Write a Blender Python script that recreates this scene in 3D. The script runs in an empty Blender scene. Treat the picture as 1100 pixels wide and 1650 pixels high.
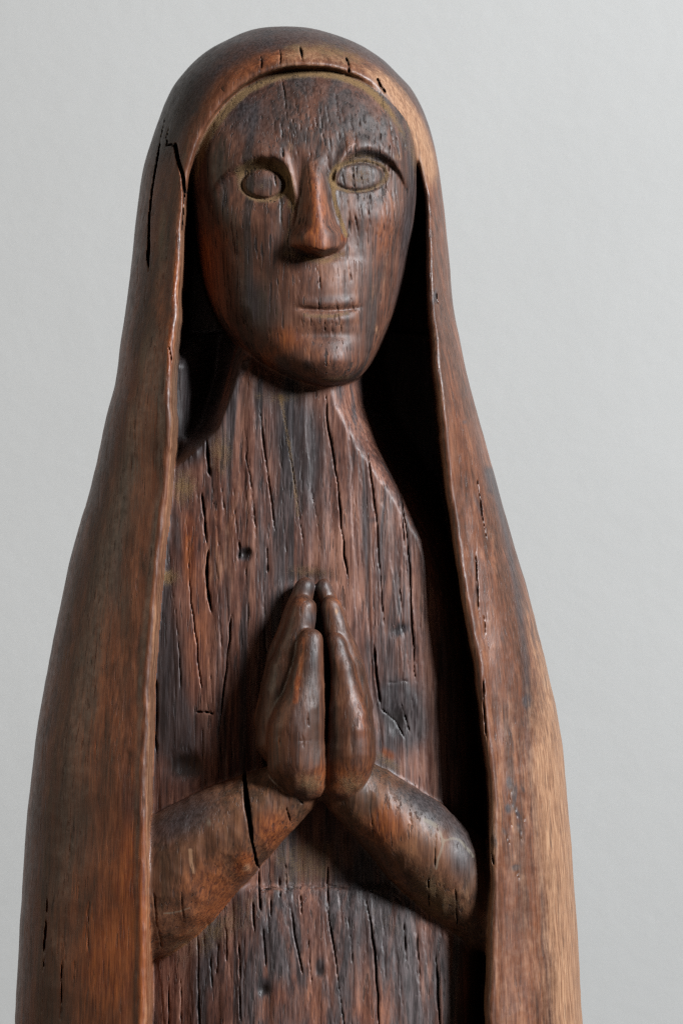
import bpy, math, time
import numpy as np

T0 = time.time()
scene = bpy.context.scene
coll = scene.collection
R = math.radians

# ------------------------------------------------------------------ camera
S = 0.0003            # metres per photograph pixel at the statue's axis
D = 1.5               # camera to statue axis
ZC = 0.12 + 825 * S   # height of the lens
cam = bpy.data.cameras.new('camera')
cam_o = bpy.data.objects.new('camera', cam)
coll.objects.link(cam_o)
cam_o.location = (0.0, -D, ZC)
cam_o.rotation_euler = (R(90), 0, 0)
cam.sensor_fit = 'VERTICAL'
cam.sensor_height = 36.0
cam.lens = 36.0 * D / (1650 * S)
cam.clip_start = 0.05
cam.clip_end = 60
cam.dof.use_dof = True
cam.dof.focus_distance = D - 0.066
cam.dof.aperture_fstop = 9.0
scene.camera = cam_o

# ------------------------------------------------------------------ light
world = bpy.data.worlds.new('World')
scene.world = world
world.use_nodes = True
bg = world.node_tree.nodes['Background']
bg.inputs['Color'].default_value = (1.0, 0.93, 0.84, 1)
bg.inputs['Strength'].default_value = 0.016

def area_lamp(name, az, el, dist, sx, sy, power, color, target=(0, -0.05, 0.40)):
    l = bpy.data.lights.new(name, 'AREA')
    l.shape = 'RECTANGLE'; l.size = sx; l.size_y = sy
    l.energy = power; l.color = color
    o = bpy.data.objects.new(name, l)
    coll.objects.link(o)
    a, e = R(az), R(el)
    d = (math.sin(a) * math.cos(e), -math.cos(a) * math.cos(e), math.sin(e))
    o.location = tuple(t + dist * c for t, c in zip(target, d))
    from mathutils import Vector
    o.rotation_euler = Vector(d).to_track_quat('Z', 'Y').to_euler()
    return o
room_fill = area_lamp('room_fill', -78, 10, 3.0, 1.4, 1.6, 18, (1.0, 0.84, 0.64))
window_light = area_lamp('window_light', 52, 26, 3.6, 0.8, 1.1, 300, (0.925, 0.965, 1.0))

vs = scene.view_settings
vs.view_transform = 'Standard'
vs.look = 'None'
vs.exposure = 0.0
vs.gamma = 1.0
vs.use_curve_mapping = False
scene.cycles.use_denoising = False
scene.cycles.pixel_filter_type = 'BLACKMAN_HARRIS'
scene.cycles.filter_width = 1.2
scene.cycles.max_bounces = 6

# ------------------------------------------------------------------ small maths
rng = np.random.default_rng(7)

def pchip(x, xp, fp):
    xp = np.asarray(xp, float); fp = np.asarray(fp, float)
    h = np.diff(xp); d = np.diff(fp) / h
    m = np.zeros_like(fp)
    m[1:-1] = np.where(d[:-1] * d[1:] > 0, 2 * d[:-1] * d[1:] / (d[:-1] + d[1:] + 1e-30), 0)
    m[0] = d[0]; m[-1] = d[-1]
    x = np.clip(x, xp[0], xp[-1])
    i = np.clip(np.searchsorted(xp, x) - 1, 0, len(h) - 1)
    t = (x - xp[i]) / h[i]
    t2 = t * t; t3 = t2 * t
    return ((2*t3-3*t2+1)*fp[i] + (t3-2*t2+t)*h[i]*m[i] + (-2*t3+3*t2)*fp[i+1] + (t3-t2)*h[i]*m[i+1])

def sstep(a, b, x):
    t = np.clip((x - a) / (b - a), 0, 1)
    return t * t * (3 - 2 * t)

def smin(a, b, k):
    h = np.maximum(k - np.abs(a - b), 0) / k
    return np.minimum(a, b) - h * h * (k * 0.25)

def smax(a, b, k):
    h = np.maximum(k - np.abs(a - b), 0) / k
    return np.maximum(a, b) + h * h * (k * 0.25)

def chaikin(p, n=2, closed=True):
    p = np.asarray(p, float)
    for _ in range(n):
        q = np.roll(p, -1, 0)
        if closed:
            p = np.stack([p*.75+q*.25, p*.25+q*.75], 1).reshape(-1, 2)
        else:
            a, b = p[:-1], p[1:]
            m = np.stack([a*.75+b*.25, a*.25+b*.75], 1).reshape(-1, 2)
            p = np.vstack([p[:1], m, p[-1:]])
    return p

def poly_sd(poly, X, Y):
    """signed distance to a closed polygon, negative inside"""
    P = np.asarray(poly, float); Q = np.roll(P, -1, 0)
    best = np.full(X.shape, 1e18); ins = np.zeros(X.shape, bool)
    for (ax, ay), (bx, by) in zip(P, Q):
        ex, ey = bx - ax, by - ay
        wx, wy = X - ax, Y - ay
        t = np.clip((wx*ex + wy*ey) / (ex*ex + ey*ey + 1e-12), 0, 1)
        best = np.minimum(best, (wx - t*ex)**2 + (wy - t*ey)**2)
        if ay != by:
            c = ((ay > Y) != (by > Y)) & (X < ex * (Y - ay) / ey + ax)
            ins ^= c
    d = np.sqrt(best)
    return np.where(ins, -d, d)

def line_d(pts, X, Y):
    """distance to a polyline and the running parameter 0..1 along it"""
    P = np.asarray(pts, float)
    L = np.hypot(*np.diff(P, axis=0).T); cum = np.r_[0, np.cumsum(L)]
    best = np.full(X.shape, 1e18); par = np.zeros(X.shape)
    for i in range(len(P) - 1):
        ax, ay = P[i]; ex, ey = P[i+1] - P[i]
        wx, wy = X - ax, Y - ay
        t = np.clip((wx*ex + wy*ey) / (ex*ex + ey*ey + 1e-12), 0, 1)
        d = (wx - t*ex)**2 + (wy - t*ey)**2
        m = d < best
        best = np.where(m, d, best); par = np.where(m, (cum[i] + t*L[i]) / cum[-1], par)
    return np.sqrt(best), par

def blur1(a, n, axis):
    k = np.hanning(2*n+3)[1:-1]; k /= k.sum()
    return np.apply_along_axis(lambda v: np.convolve(np.pad(v, n, 'edge'), k, 'valid'), axis, a)

def value_noise(sx, sy, seed, shape=(1760, 1100)):
    """smooth noise on the photograph-sized raster, cell sizes in pixels, about -1..1"""
    r = np.random.default_rng(seed)
    gy = int(shape[0]/sy)+3; gx = int(shape[1]/sx)+3
    g = r.uniform(-1, 1, (gy, gx))
    yy = np.arange(shape[0])/sy; xx = np.arange(shape[1])/sx
    y0 = yy.astype(int); x0 = xx.astype(int)
    fy = yy-y0; fx = xx-x0
    fy = (fy*fy*(3-2*fy))[:, None]; fx = (fx*fx*(3-2*fx))[None, :]
    a = g[np.ix_(y0, x0)]; b = g[np.ix_(y0, x0+1)]; c = g[np.ix_(y0+1, x0)]; d = g[np.ix_(y0+1, x0+1)]
    return (a*(1-fx)+b*fx)*(1-fy) + (c*(1-fx)+d*fx)*fy

def sample(img, px, py):
    h, w = img.shape
    px = np.clip(px, 0, w-1.001); py = np.clip(py, 0, h-1.001)
    x0 = px.astype(np.int32); y0 = py.astype(np.int32)
    fx = px-x0; fy = py-y0
    return ((img[y0, x0]*(1-fx)+img[y0, x0+1]*fx)*(1-fy) + (img[y0+1, x0]*(1-fx)+img[y0+1, x0+1]*fx)*fy)

def to_px(X, Z, y):
    """where a point of depth y shows in the photograph"""
    k = D / (D + y) / S
    return 550 + X*k, 825 - (Z - ZC)*k

def to_w(px, py, y):
    k = S * (D + y) / D
    return np.array([(px-550)*k, y, ZC + (825-py)*k])

# ------------------------------------------------------------------ traced outlines (photograph pixels)
SIL_L = [(47,480),(50,410),(57,386),(68,364),(87,331),(115,301),(139,282),(172,265),(205,252),(232,243),(275,232),
         (325,225),(418,215),(509,205),(564,198),(618,191),(673,176),(738,162),(796,147),(850,130),(900,117),(950,107),
         (1000,97),(1100,77),(1200,61),(1300,50),(1400,43),(1500,37),(1650,29),(1760,24)]
SIL_R = [(47,480),(48.5,500),(56,532),(71,573),(90,605),(115,635),(147,663),(183,682),(221,695),(270,705.5),(325,713),
         (369,718),(433,724),(491,728),(547,738),(603,750),(669,767),(744,788),(848,818),(935,844),(1000,860),(1080,880),
         (1150,894),(1200,902),(1300,912),(1400,920),(1500,927),(1650,936),(1760,941)]
OPEN = [(241,1800),(241,1650),(242,1560),(242,1400),(242,1300),(243,1200),(247,1100),(253,1000),(262,900),(271,830),(277,760),
        (280,700),(280,620),(284,540),(289,460),(293,380),(296,320),(303,268),(316,222),(338,182),(368,147),(402,121),
        (440,105),(488,98),(540,101),(588,118),(624,146),(654,190),(674,240),(686,290),(690,360),(691,440),(694,510),
        (697,570),(704,640),(712,720),(721,800),(731,880),(744,960),(757,1030),(768,1100),(778,1190),(786,1270),(789,1350),
        (788,1440),(785,1530),(780,1650),(778,1800)]
FACE_LR = [  # py, left, right
    (84,478,502),(88,434,550),(97,404,583),(110,378,610),(130,352,634),(158,331,653),(196,313,668),(240,303,676),(290,301,678),(340,304,677),
    (400,311,669),(450,321,658),(500,341,640),(540,368,622),(570,397,606),(590,424,593),(605,452,579),(614,474,565),
    (620,495,548),(623,515,528)]

# ------------------------------------------------------------------ voxel grid
dx, dy, dz = 0.00047, 0.00062, 0.00070
xs = np.arange(-0.1605, 0.1205, dx).astype(np.float32)
ys = np.arange(-0.1080, 0.0100, dy).astype(np.float32)
zs = np.arange(ZC + (825-1712)*S, ZC + (825-42)*S, dz).astype(np.float32)
nx, ny, nz = len(xs), len(ys), len(zs)
X2, Z2 = np.meshgrid(xs.astype(float), zs.astype(float))      # (nz, nx)

# log: silhouette lies at depth 0
py0 = to_px(0, zs.astype(float), 0)[1]
def sil(py):
    q = np.sqrt(np.maximum(py - 46.9, 0))
    l = pchip(q, [math.sqrt(max(p-46.9, 0)) for p, _ in SIL_L], [x for _, x in SIL_L])
    r = pchip(q, [math.sqrt(max(p-46.9, 0)) for p, _ in SIL_R], [x for _, x in SIL_R])
    return l, r
def log_slice(py):
    l, r = sil(py)
    xc = ((l+r)/2 - 550)*S
    a = np.maximum((r-l)/2*S, 0.0006)
    depth = pchip(py, [40,300,600,800,900,1200,1650,1760], [0.98,0.96,0.95,0.80,0.75,0.70,0.70,0.70])
    return xc, a, a*depth
def log_power(py):
    return pchip(py, [40,250,450,600,900,1200,1760], [2.0,2.1,2.7,3.3,3.0,2.9,3.0])
lxc, la, lb = log_slice(py0)
lp = log_power(py0)

# ---- photograph-sized rasters for one part's cracks
def raster():
    return np.zeros((1760, 1100), np.float32)
def carve(img, pts, w, depth, taper=True, wob=0.8, smooth=True):
    pts = np.asarray(pts, float)
    if len(pts) > 2 and smooth:
        pts = chaikin(pts, 1, False)
    # wander of the split along the grain
    if wob > 0:
        n = max(2, int(np.hypot(*(pts[-1]-pts[0]))/22))
        cum = np.r_[0, np.cumsum(np.hypot(*np.diff(pts, axis=0).T))]
        t = np.linspace(0, cum[-1], n+1)
        q = np.stack([np.interp(t, cum, pts[:, 0]), np.interp(t, cum, pts[:, 1])], 1)
        q[1:-1, 0] += rng.normal(0, wob, max(n-1, 0))
        pts = q
    w = w*0.50; depth = depth*0.72; wob = wob*0.45
    x0, y0 = np.floor(pts.min(0) - w*2 - 3).astype(int); x1, y1 = np.ceil(pts.max(0) + w*2 + 3).astype(int)
    x0, y0 = max(x0, 0), max(y0, 0); x1, y1 = min(x1, 1099), min(y1, 1759)
    if x1 <= x0 or y1 <= y0: return
    Y, X = np.mgrid[y0:y1+1, x0:x1+1].astype(float)
    d, t = line_d(pts, X, Y)
    if taper:       # hairline ends, a body that opens and closes irregularly
        kn = rng.uniform(.35, 1.25, 9)
        ww = w*0.5*np.interp(t, np.linspace(0, 1, 9), kn)*np.clip(np.minimum(t, 1-t)/.12, .12, 1)
    else:
        ww = w*0.5*np.ones_like(t)
    v = depth*np.clip(1.25 - d/np.maximum(ww, .4), 0, 1)**0.8
    if taper: v = v*np.clip(np.minimum(t, 1-t)/.10+.1, 0, 1)*np.interp(t, np.linspace(0, 1, 9), np.clip(kn, .45, 1))
    sub = img[y0:y1+1, x0:x1+1]
    np.maximum(sub, v.astype(np.float32), out=sub)
def dent(img, cx, cy, rx, ry, depth, rot=0, p=2.0):
    Y, X = np.mgrid[0:1760, 0:1100].astype(np.float32)
    c, s = math.cos(R(rot)), math.sin(R(rot))
    u = ((X-cx)*c + (Y-cy)*s)/rx; v = (-(X-cx)*s + (Y-cy)*c)/ry
    img += (depth*np.exp(-(u*u+v*v)**(p/2))).astype(np.float32)
def ticks(img, n, inside, lx, ly, length, width, depth, tilt=0.0):
    k = 0; tries = 0
    while k < n and tries < n*20:
        tries += 1
        x = rng.uniform(*lx); y = rng.uniform(*ly)
        if not inside(x, y): continue
        L = rng.uniform(*length)*rng.choice([.5, 1, 1, 1.5]); t = tilt + rng.normal(0, .035)
        carve(img, [(x, y), (x + t*L, y + L)], rng.uniform(*width)*1.5, rng.uniform(*depth)*.5, True, .5, False)
        k += 1

mm = 0.001
# mantle cracks (depths in mm)
CM = raster()
carve(CM, [(256,212),(251,245),(243,300),(239,350),(238,400),(240,438)], 6.5, 6)
carve(CM, [(270,198),(267,215),(268,230)], 3, 3)
carve(CM, [(262,180),(255,215)], 3, 2)
carve(CM, [(266,228),(276,229),(283,233)], 4, 3.5, False, .4)
carve(CM, [(282,231),(286,252),(292,272),(297,290),(298,310)], 9, 9, False, .3)
carve(CM, [(298,305),(296,345),(294,380)], 4, 5)
for p, w, dpt in [([(419,88),(423,98),(421,112)],5,4), ([(450,76),(453,90),(451,106)],4,4), ([(482,70),(487,84),(487,100)],6,4.5),
                  ([(503,84),(504,98)],2.4,1.2), ([(556,86),(561,98),(562,116)],7,5),
                  ([(607,120),(612,133),(622,146)],7,5),
                  ([(355,141),(362,150)],4,1.4)]:
    carve(CM, p, w, dpt, True, .5)
carve(CM, [(766,762),(773,810),(783,872)], 3.2, 2.5)
carve(CM, [(763,888),(764,940),(768,988)], 3.2, 2.5)
carve(CM, [(776,990),(777,1020)], 3, 1.5)
carve(CM, [(774,1085),(776,1130),(779,1185)], 4, 3)
carve(CM, [(787,1335),(790,1385)], 5, 2)
carve(CM, [(702,470),(704,505)], 5, 1.6)
carve(CM, [(276,562),(281,592)], 4, 3)
carve(CM, [(81,1440),(78,1500),(74,1565)], 4, 2.2)
carve(CM, [(108,1535),(107,1580),(105,1630)], 3, 1.6)
carve(CM, [(152,1440),(151,1520)], 2.5, 1.2)
carve(CM, [(250,1110),(252,1170),(249,1225)], 4, 2.5)
ticks(CM, 70, lambda x, y: x < 240 and x > 60, (60,240), (760,1690), (14,50), (1.6,2.6), (.3,.9), -.05)
ticks(CM, 60, lambda x, y: x > 735 + (y-800)*.08, (730,925), (560,1690), (10,42), (1.6,2.4), (.25,.8), .02)
ticks(CM, 25, lambda x, y: True, (215,285), (300,760), (14,44), (1.6,2.6), (.3,.8), -.05)
for cx, cy, L in [(820,1265,30),(828,1290,22),(818,1310,14),(835,1330,20),(830,1395,12),(815,1335,16),(842,1310,14)]:
    carve(CM, [(cx,cy),(cx-4,cy+L*.5),(cx+2,cy+L)], 6, .7, True, 1.5)
# robe cracks
CR = raster()
for p, w, dpt in [
    ([(523,622),(526,680),(537,740),(547,800),(552,870),(561,940)],5,4.5),
    ([(417,655),(425,720),(436,800),(444,860)],4,3.2), ([(393,690),(402,780),(414,862)],2.6,2),
    ([(452,640),(467,730),(478,800),(489,885)],2.6,2), ([(583,676),(598,770),(608,860),(613,950),(619,1020)],3.6,3.2),
    ([(632,715),(646,790),(656,870),(660,940),(664,1030),(670,1120)],5,4), ([(648,800),(652,880)],3,2),
    ([(331,700),(334,725),(337,768)],9,6), ([(323,790),(330,845),(333,880)],6,5), ([(336,880),(330,925),(337,958),(341,990)],8,6),
    ([(385,872),(384,905)],5,3), ([(601,1030),(606,1090),(613,1138)],6,6), ([(643,920),(647,1020)],3,2),
    ([(374,985),(364,1070),(352,1190)],5,4), ([(312,1149),(328,1146),(345,1151)],6,4), ([(250,1090),(252,1220)],6,4),
    ([(612,1098),(640,1100),(660,1096)],3,1.2), ([(612,1140),(640,1165),(652,1190)],4,3), ([(645,1130),(660,1180)],4,2.5),
    ([(300,860),(306,960),(318,1060),(326,1130)],3,2.2), ([(280,960),(288,1060),(292,1140)],3,1.8), ([(355,770),(362,830)],2.5,2),
    ([(375,780),(382,870)],2.4,1.6), ([(500,780),(512,850),(520,910)],2,1.2), ([(560,650),(566,720)],2,1.2), ([(430,880),(431,925)],4,3),
    ([(318,1508),(320,1580),(323,1690)],5,4), ([(525,1440),(533,1500),(545,1570),(560,1690)],4,3.5), ([(588,1440),(599,1500),(606,1570),(612,1690)],5,4.5),
    ([(468,1455),(478,1515),(489,1572)],4,3), ([(417,1402),(419,1430),(420,1468)],5,4.5), ([(424,1488),(429,1555)],4,3),
    ([(408,1450),(411,1500)],4,3), ([(436,1440),(437,1475)],4,3), ([(484,1440),(486,1470)],4,3), ([(650,1485),(653,1545)],4,3),
    ([(700,1530),(704,1580),(708,1690)],5,3.5), ([(528,1395),(526,1430),(530,1478)],4,3), ([(385,1515),(386,1560),(388,1640)],4.5,3.5),
    ([(364,1490),(366,1560)],4,2.5), ([(672,1500),(676,1600)],3.5,2.5), ([(340,1530),(343,1600)],4,3), ([(352,1520),(349,1570)],4,2),
    ([(270,1590),(272,1690)],4,3), ([(290,1580),(292,1660)],4,2.5), ([(460,1390),(462,1440)],4,2.5), ([(496,1500),(503,1600)],2.5,2), ([(560,1470),(568,1560)],2.5,2),
    ([(415,1436),(440,1428),(470,1433),(492,1426)],6,2.2), ([(500,1430),(540,1424),(562,1432)],5,1.6), ([(570,1428),(600,1434),(628,1446)],4,1.4), ([(450,1412),(451,1445)],4,3), ([(632,1440),(650,1455)],3,2)]:
    carve(CR, p, w, dpt)
ticks(CR, 90, lambda x, y: True, (265,720), (630,1200), (90,260), (1.1,1.7), (.9,2.0), .07)
ticks(CR, 90, lambda x, y: y > 1450 or abs(x-520) < (y-1290)*.6, (250,720), (1320,1690), (18,70), (1.6,3.2), (.4,1.8), .05)
dent(CR, 393, 893, 8, 9, 1.6); dent(CR, 400, 890, 5, 6, 1.0)
dent(CR, 640, 1015, 14, 9, 1.0, -25); dent(CR, 300, 1235, 30, 20, 2.5); dent(CR, 640, 1160, 20, 22, 1.6)
dent(CR, 500, 930, 45, 14, 1.2); dent(CR, 515, 1560, 7, 9, 1.0); dent(CR, 425, 1590, 8, 9, 1.4)
# face cracks
CF = raster()
face_poly = np.array([(l, p) for p, l, r in FACE_LR] + [(r, p) for p, l, r in FACE_LR[::-1]], float)
def in_face(x, y):
    py = np.array([q[0] for q in FACE_LR]); 
    l = np.interp(y, py, [q[1] for q in FACE_LR]); r = np.interp(y, py, [q[2] for q in FACE_LR])
    return l+12 < x < r-8 and not (468 < x < 556 and 265 < y < 410)
ticks(CF, 230, in_face, (310,670), (105,600), (9,36), (1.3,2.1), (.7,1.6), .11)
ticks(CF, 70, lambda x, y: in_face(x, y), (470,665), (115,345), (16,46), (1.7,2.6), (1.4,2.8), .13)
for p, w, dpt in [([(452,118),(458,150),(463,200)],3.2,1.8), ([(452,195),(455,225)],3,1.6), ([(455,240),(457,262)],4,2),
    ([(572,226),(572,254)],4,1.5), ([(592,236),(589,250)],3,1), ([(613,210),(611,250)],3.2,1.4), ([(628,228),(626,275)],4.4,1.8),
    ([(638,212),(646,262)],3,1.6), ([(548,272),(556,305)],4,1.6), ([(567,262),(571,305)],4,1.8), ([(581,282),(585,303)],3.4,1.6),
    ([(442,278),(445,302)],5,1.8), ([(404,275),(405,295)],3,1.2), ([(476,450),(477,472),(480,492)],2.6,.9), ([(451,305),(455,375)],3.4,1.4),
    ([(560,420),(566,455)],3,1.2), ([(513,424),(516,470)],3.5,1.4), ([(562,340),(560,412)],3.4,1.4), ([(540,330),(556,400)],3,1.2),
    ([(630,300),(640,380)],3.2,1.4), ([(654,320),(644,420)],3,1.2), ([(500,512),(501,528)],3,1.4), ([(505,520),(506,528)],3,1.2),
    ([(523,518),(523,535)],3,1.3), ([(535,518),(535,540)],3,1.3), ([(550,516),(549,538)],3,1.3), ([(512,480),(513,502)],3.5,1.5), ([(540,482),(546,520)],3,1.3),
    ([(565,480),(571,505)],4,1.6), ([(486,516),(488,530)],3,1.2), ([(493,295),(495,372)],1.8,.6)]:
    carve(CF, p, w, dpt, True, .5)
# arm and hand cracks
CA = raster()
carve(CA, [(391,1238),(394,1262),(399,1300),(405,1350),(413,1404)], 13, 16, True, .4)
carve(CA, [(413,1396),(418,1450)], 4, 3)
for p, w, dpt in [([(690,1415),(694,1470)],4,2.2), ([(733,1425),(740,1505)],3.6,2.2), ([(598,1312),(604,1358)],3,1.5), ([(660,1310),(662,1328)],3,1.2),
    ([(702,1345),(700,1400)],5,1.4), ([(460,1300),(468,1330)],4,2), ([(478,1284),(487,1296)],5,2), ([(247,1440),(250,1500)],4,2), ([(292,1440),(294,1490)],3,1.2),
    ([(252,1500),(256,1540)],3,1.5), ([(430,1350),(432,1370)],3,1.2)]:
    carve(CA, p, w, dpt)
ticks(CA, 60, lambda x, y: True, (246,775), (1215,1530), (10,36), (1.5,2.6), (.3,1.0), .05)
CH = raster()
for p, w, dpt in [([(496,1148),(497,1170)],5,1.2), ([(487,1180),(489,1203)],3.4,1), ([(474,1192),(505,1190)],2.6,.8), ([(476,1225),(480,1250)],3,.8),
    ([(566,1195),(567,1212)],3,.8), ([(450,1180),(452,1230)],2.6,.8)]:
    carve(CH, p, w, dpt)
ticks(CH, 25, lambda x, y: True, (415,600), (1020,1285), (12,36), (1.5,2.2), (.2,.6), .02)

LUMP = value_noise(70, 150, 3)*0.6 + value_noise(28, 60, 4)*0.3
ROUGH = value_noise(9, 40, 5)*0.6 + value_noise(5, 14, 6)*0.4
_r = np.random.default_rng(21)
_yy, _xx = np.mgrid[0:1760, 0:1100]
_w = _xx - _yy*0.045 + value_noise(60, 260, 22)*16 + value_noise(9, 50, 23)*1.6 + 400
_c1 = _r.uniform(-1, 1, 200)[np.clip(_w/31, 0, 199).astype(int)]; _c2 = _r.uniform(-1, 1, 400)[np.clip(_w/11.5, 0, 399).astype(int)]
SPLIT = (_c1*.6 + _c2*.4*(value_noise(60, 180, 24) > -.1)).astype(np.float32)      # splintered fibre bundles standing at uneven heights
FACET = np.abs(value_noise(46, 74, 25)) + .6*np.abs(value_noise(22, 34, 26)) - .42      # scooped knife cuts
PLANK = value_noise(34, 900, 8)*0.7 + value_noise(13, 420, 9)*0.5

# ---- 2-D maps on the (z, x) grid
def grid_px(y):
    return to_px(X2, Z2, y)
pxo, pyo = grid_px(-0.066)
o2d = poly_sd(chaikin(OPEN, 2), pxo, pyo) * S * (D-0.066)/D
o2d = o2d + (sample(value_noise(26, 46, 31), pxo, pyo)*0.00055 + sample(value_noise(9, 16, 32), pxo, pyo)*0.00025)*(1-.5*sstep(300, 200, pyo))
bead = 0.0010*np.exp(-((o2d-0.0052)/0.0040)**2) * sstep(430, 230, pyo)
bead += 0.0010*np.exp(-((o2d-0.0030)/0.0022)**2) * sstep(230, 430, pyo)
pxm, pym = grid_px(-0.05)
cm2 = sample(CM, pxm, pym)*mm
lump_m = sample(LUMP, pxm, pym)*0.0006 + sample(FACET, pxm, pym)*0.0002

# robe surface depth
pxr, pyr = grid_px(-0.058)
Yt = pchip(pyr, [300,520,560,620,680,760,900,1100,1300,1420,1436,1480,1560,1760], np.array([0,0,-44,-54,-55,-56,-59,-61,-61,-60.5,-63,-66,-69,-74])*mm)
uL = np.clip((505-pxr)/265, 0, 2); uR = np.clip((pxr-505)/265, 0, 2)
low = sstep(1420, 1470, pyr)
Ft = Yt + (0.013 + 0.012*low)*uL**2.2 + (0.011-0.002*low)*uR**2.3
# neck and shoulders: outside these edges the hollow beside the neck opens
nl = np.interp(pyr, [560,600,640,690,720,745,765,780], [372,365,352,332,302,275,250,200])
nr = np.interp(pyr, [560,600,650,720,790,870,960,1050,1150,1300,1430,1500,1700], [580,586,596,632,682,732,760,778,790,800,800,800,796])
hol = np.maximum(sstep(22, -34, pxr-nl), sstep(-62, 48, pxr-nr))
wallL = sstep(70, 4, pxr - np.interp(pyr, [400,560,760], [289,284,277])) * sstep(500, 590, pyr)*sstep(760, 700, pyr)
cav = 0.001 - 0.034*wallL
Ft = Ft*(1-hol) + np.maximum(Ft, cav)*hol
rough_zone = 0.35 + 0.65*np.exp(-(((pxr-290)/60)**2 + ((pyr-1230)/50)**2)) + 0.8*np.exp(-(((pxr-645)/45)**2 + ((pyr-1150)/60)**2)) + 1.0*np.exp(-(((pxr-310)/30)**2 + ((pyr-720)/45)**2))
Ft = Ft + sample(CR, pxr, pyr)*mm + sample(PLANK, pxr, pyr)*0.0007 + sample(SPLIT, pxr, pyr)*0.00042 + sample(ROUGH, pxr, pyr)*0.00045*rough_zone + sample(LUMP, pxr, pyr)*.0008
def slope(F):
    gz, gx = np.gradient(F, dz, dx)
    return 1/np.sqrt(1 + blur1(gx, 3, 1)**2 + blur1(gz, 3, 0)**2)
gt = slope(Ft)

# face surface depth
fx, fy = grid_px(-0.060)
fp = [q[0] for q in FACE_LR]
fl = pchip(fy, fp, [q[1] for q in FACE_LR]); fr = pchip(fy, fp, [q[2] for q in FACE_LR])
hw = np.maximum((fr-fl)/2, 4); fc = (fl+fr)/2
fcs = fc + 8*sstep(250, 420, fy)
u = (fx-fc)/hw
ua = np.clip(np.abs(u), 0, 1)
Yc = pchip(fy, [82,98,115,135,165,205,250,300,400,480,540,580,600,612,620,626], np.array([-38,-43,-47,-51,-56,-61,-64.5,-66.5,-67.5,-69,-70,-69.5,-67.5,-65,-61.5,-57])*mm)
drop = (0.52+0.33*sstep(200, 420, fy))*hw*S*(1 - np.sqrt(np.maximum(1-ua**2.25, 0)))
drop = drop*(1 + 0.12*sstep(0.2, 1, u))
Ff = Yc + drop + 0.0055*np.clip(-u, 0, 1)**1.5*sstep(240, 420, fy)
def gs(cx, cy, rx, ry, rot=0, p=2.0):
    c, s = math.cos(R(rot)), math.sin(R(rot))
    a = ((fx-cx)*c + (fy-cy)*s)/rx; b = (-(fx-cx)*s + (fy-cy)*c)/ry
    return np.exp(-(a*a+b*b)**(p/2))
def ell(cx, cy, rx, ry, rot=0):
    c, s = math.cos(R(rot)), math.sin(R(rot))
    a = ((fx-cx)*c + (fy-cy)*s)/rx; b = (-(fx-cx)*s + (fy-cy)*c)/ry
    return np.sqrt(a*a+b*b)
E = np.zeros_like(fx)            # relief in mm, + goes into the wood
# brow lines: below them the sockets fall back
bl_x = [325,350,372,392,415,440,458,468,474]; bl_y = [318,293,277,265,257,258,268,285,330]
br_x = [536,545,556,572,592,612,632,646,662]; br_y = [318,276,258,246,243,247,258,276,310]
def socket(bx, by, cx, rx, bottom, dep):
    yb = np.interp(fx, bx, by)
    top = sstep(-4, 10, fy-yb)
    side = np.exp(-(np.abs(fx-cx)/rx)**4)
    fade = sstep(bottom+48, bottom-22, fy)
    return dep*top*side*fade
E += socket(bl_x, bl_y, 416, 60, 318, 4.0)
E += socket(br_x, br_y, 592, 60, 306, 4.0)
for bx_, by_, amp_, c_, r_ in ((bl_x, bl_y, 1.9, 418, 62), (br_x, br_y, 1.5, 594, 62)):      # brow ridges that follow the arches
    yb_ = blur1(np.interp(fx, bx_, by_), 6, 1)
    E -= amp_*np.exp(-((fy-yb_+9)/np.where(fy < yb_-9, 20.0, 8.0))**2)*np.exp(-(np.abs(fx-c_)/r_)**4)
# eyes
eL = ell(424, 296, 31, 22.5, 6); eR = ell(578, 284, 39, 21, -6)
for e, dm in ((eL, 1.9), (eR, 1.5)):
    E -= dm*np.sqrt(np.clip(1-(e/1.0)**2.4, 0, 1))*0.9
    E += 1.1*np.exp(-((e-1.12)/0.10)**2)
# nose
ridge = np.interp(fy, [240,280,340,395,420], [506,507,511,517,519])
wl = pchip(fy, [250,275,320,360,385,400], [20,22,27,36,49,54]); wr = pchip(fy, [250,275,320,360,380,395], [22,22,24,30,38,41])
t = np.where(fx < ridge, (ridge-fx)/wl, (fx-ridge)/wr)
prof = 1 - (np.sqrt(np.clip(t, 0, 1)**2 + .18) - math.sqrt(.18))/(math.sqrt(1.18) - math.sqrt(.18))
prof = sstep(0, 1, prof)*.35 + prof*.65
nh = pchip(fy, [235,262,290,330,370,396], [0.6,2.4,5.0,8.0,10.8,12.0])
base_y = np.interp(fx, [455,470,495,520,545,560], [393,399,406,413,403,390])
cut = sstep(4.5, -4.5, fy-base_y)
E -= nh*prof*cut*sstep(236, 275, fy)
E -= 2.6*gs(484, 386, 17, 13)*cut + 2.2*gs(543, 380, 14, 12)*cut
E += 1.8*gs(508, 415, 46, 7, 0, 2)                      # undercut below the nose
E += 1.3*gs(453, 380, 14, 40, 8) + 1.3*gs(570, 378, 14, 40, -8)
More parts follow.
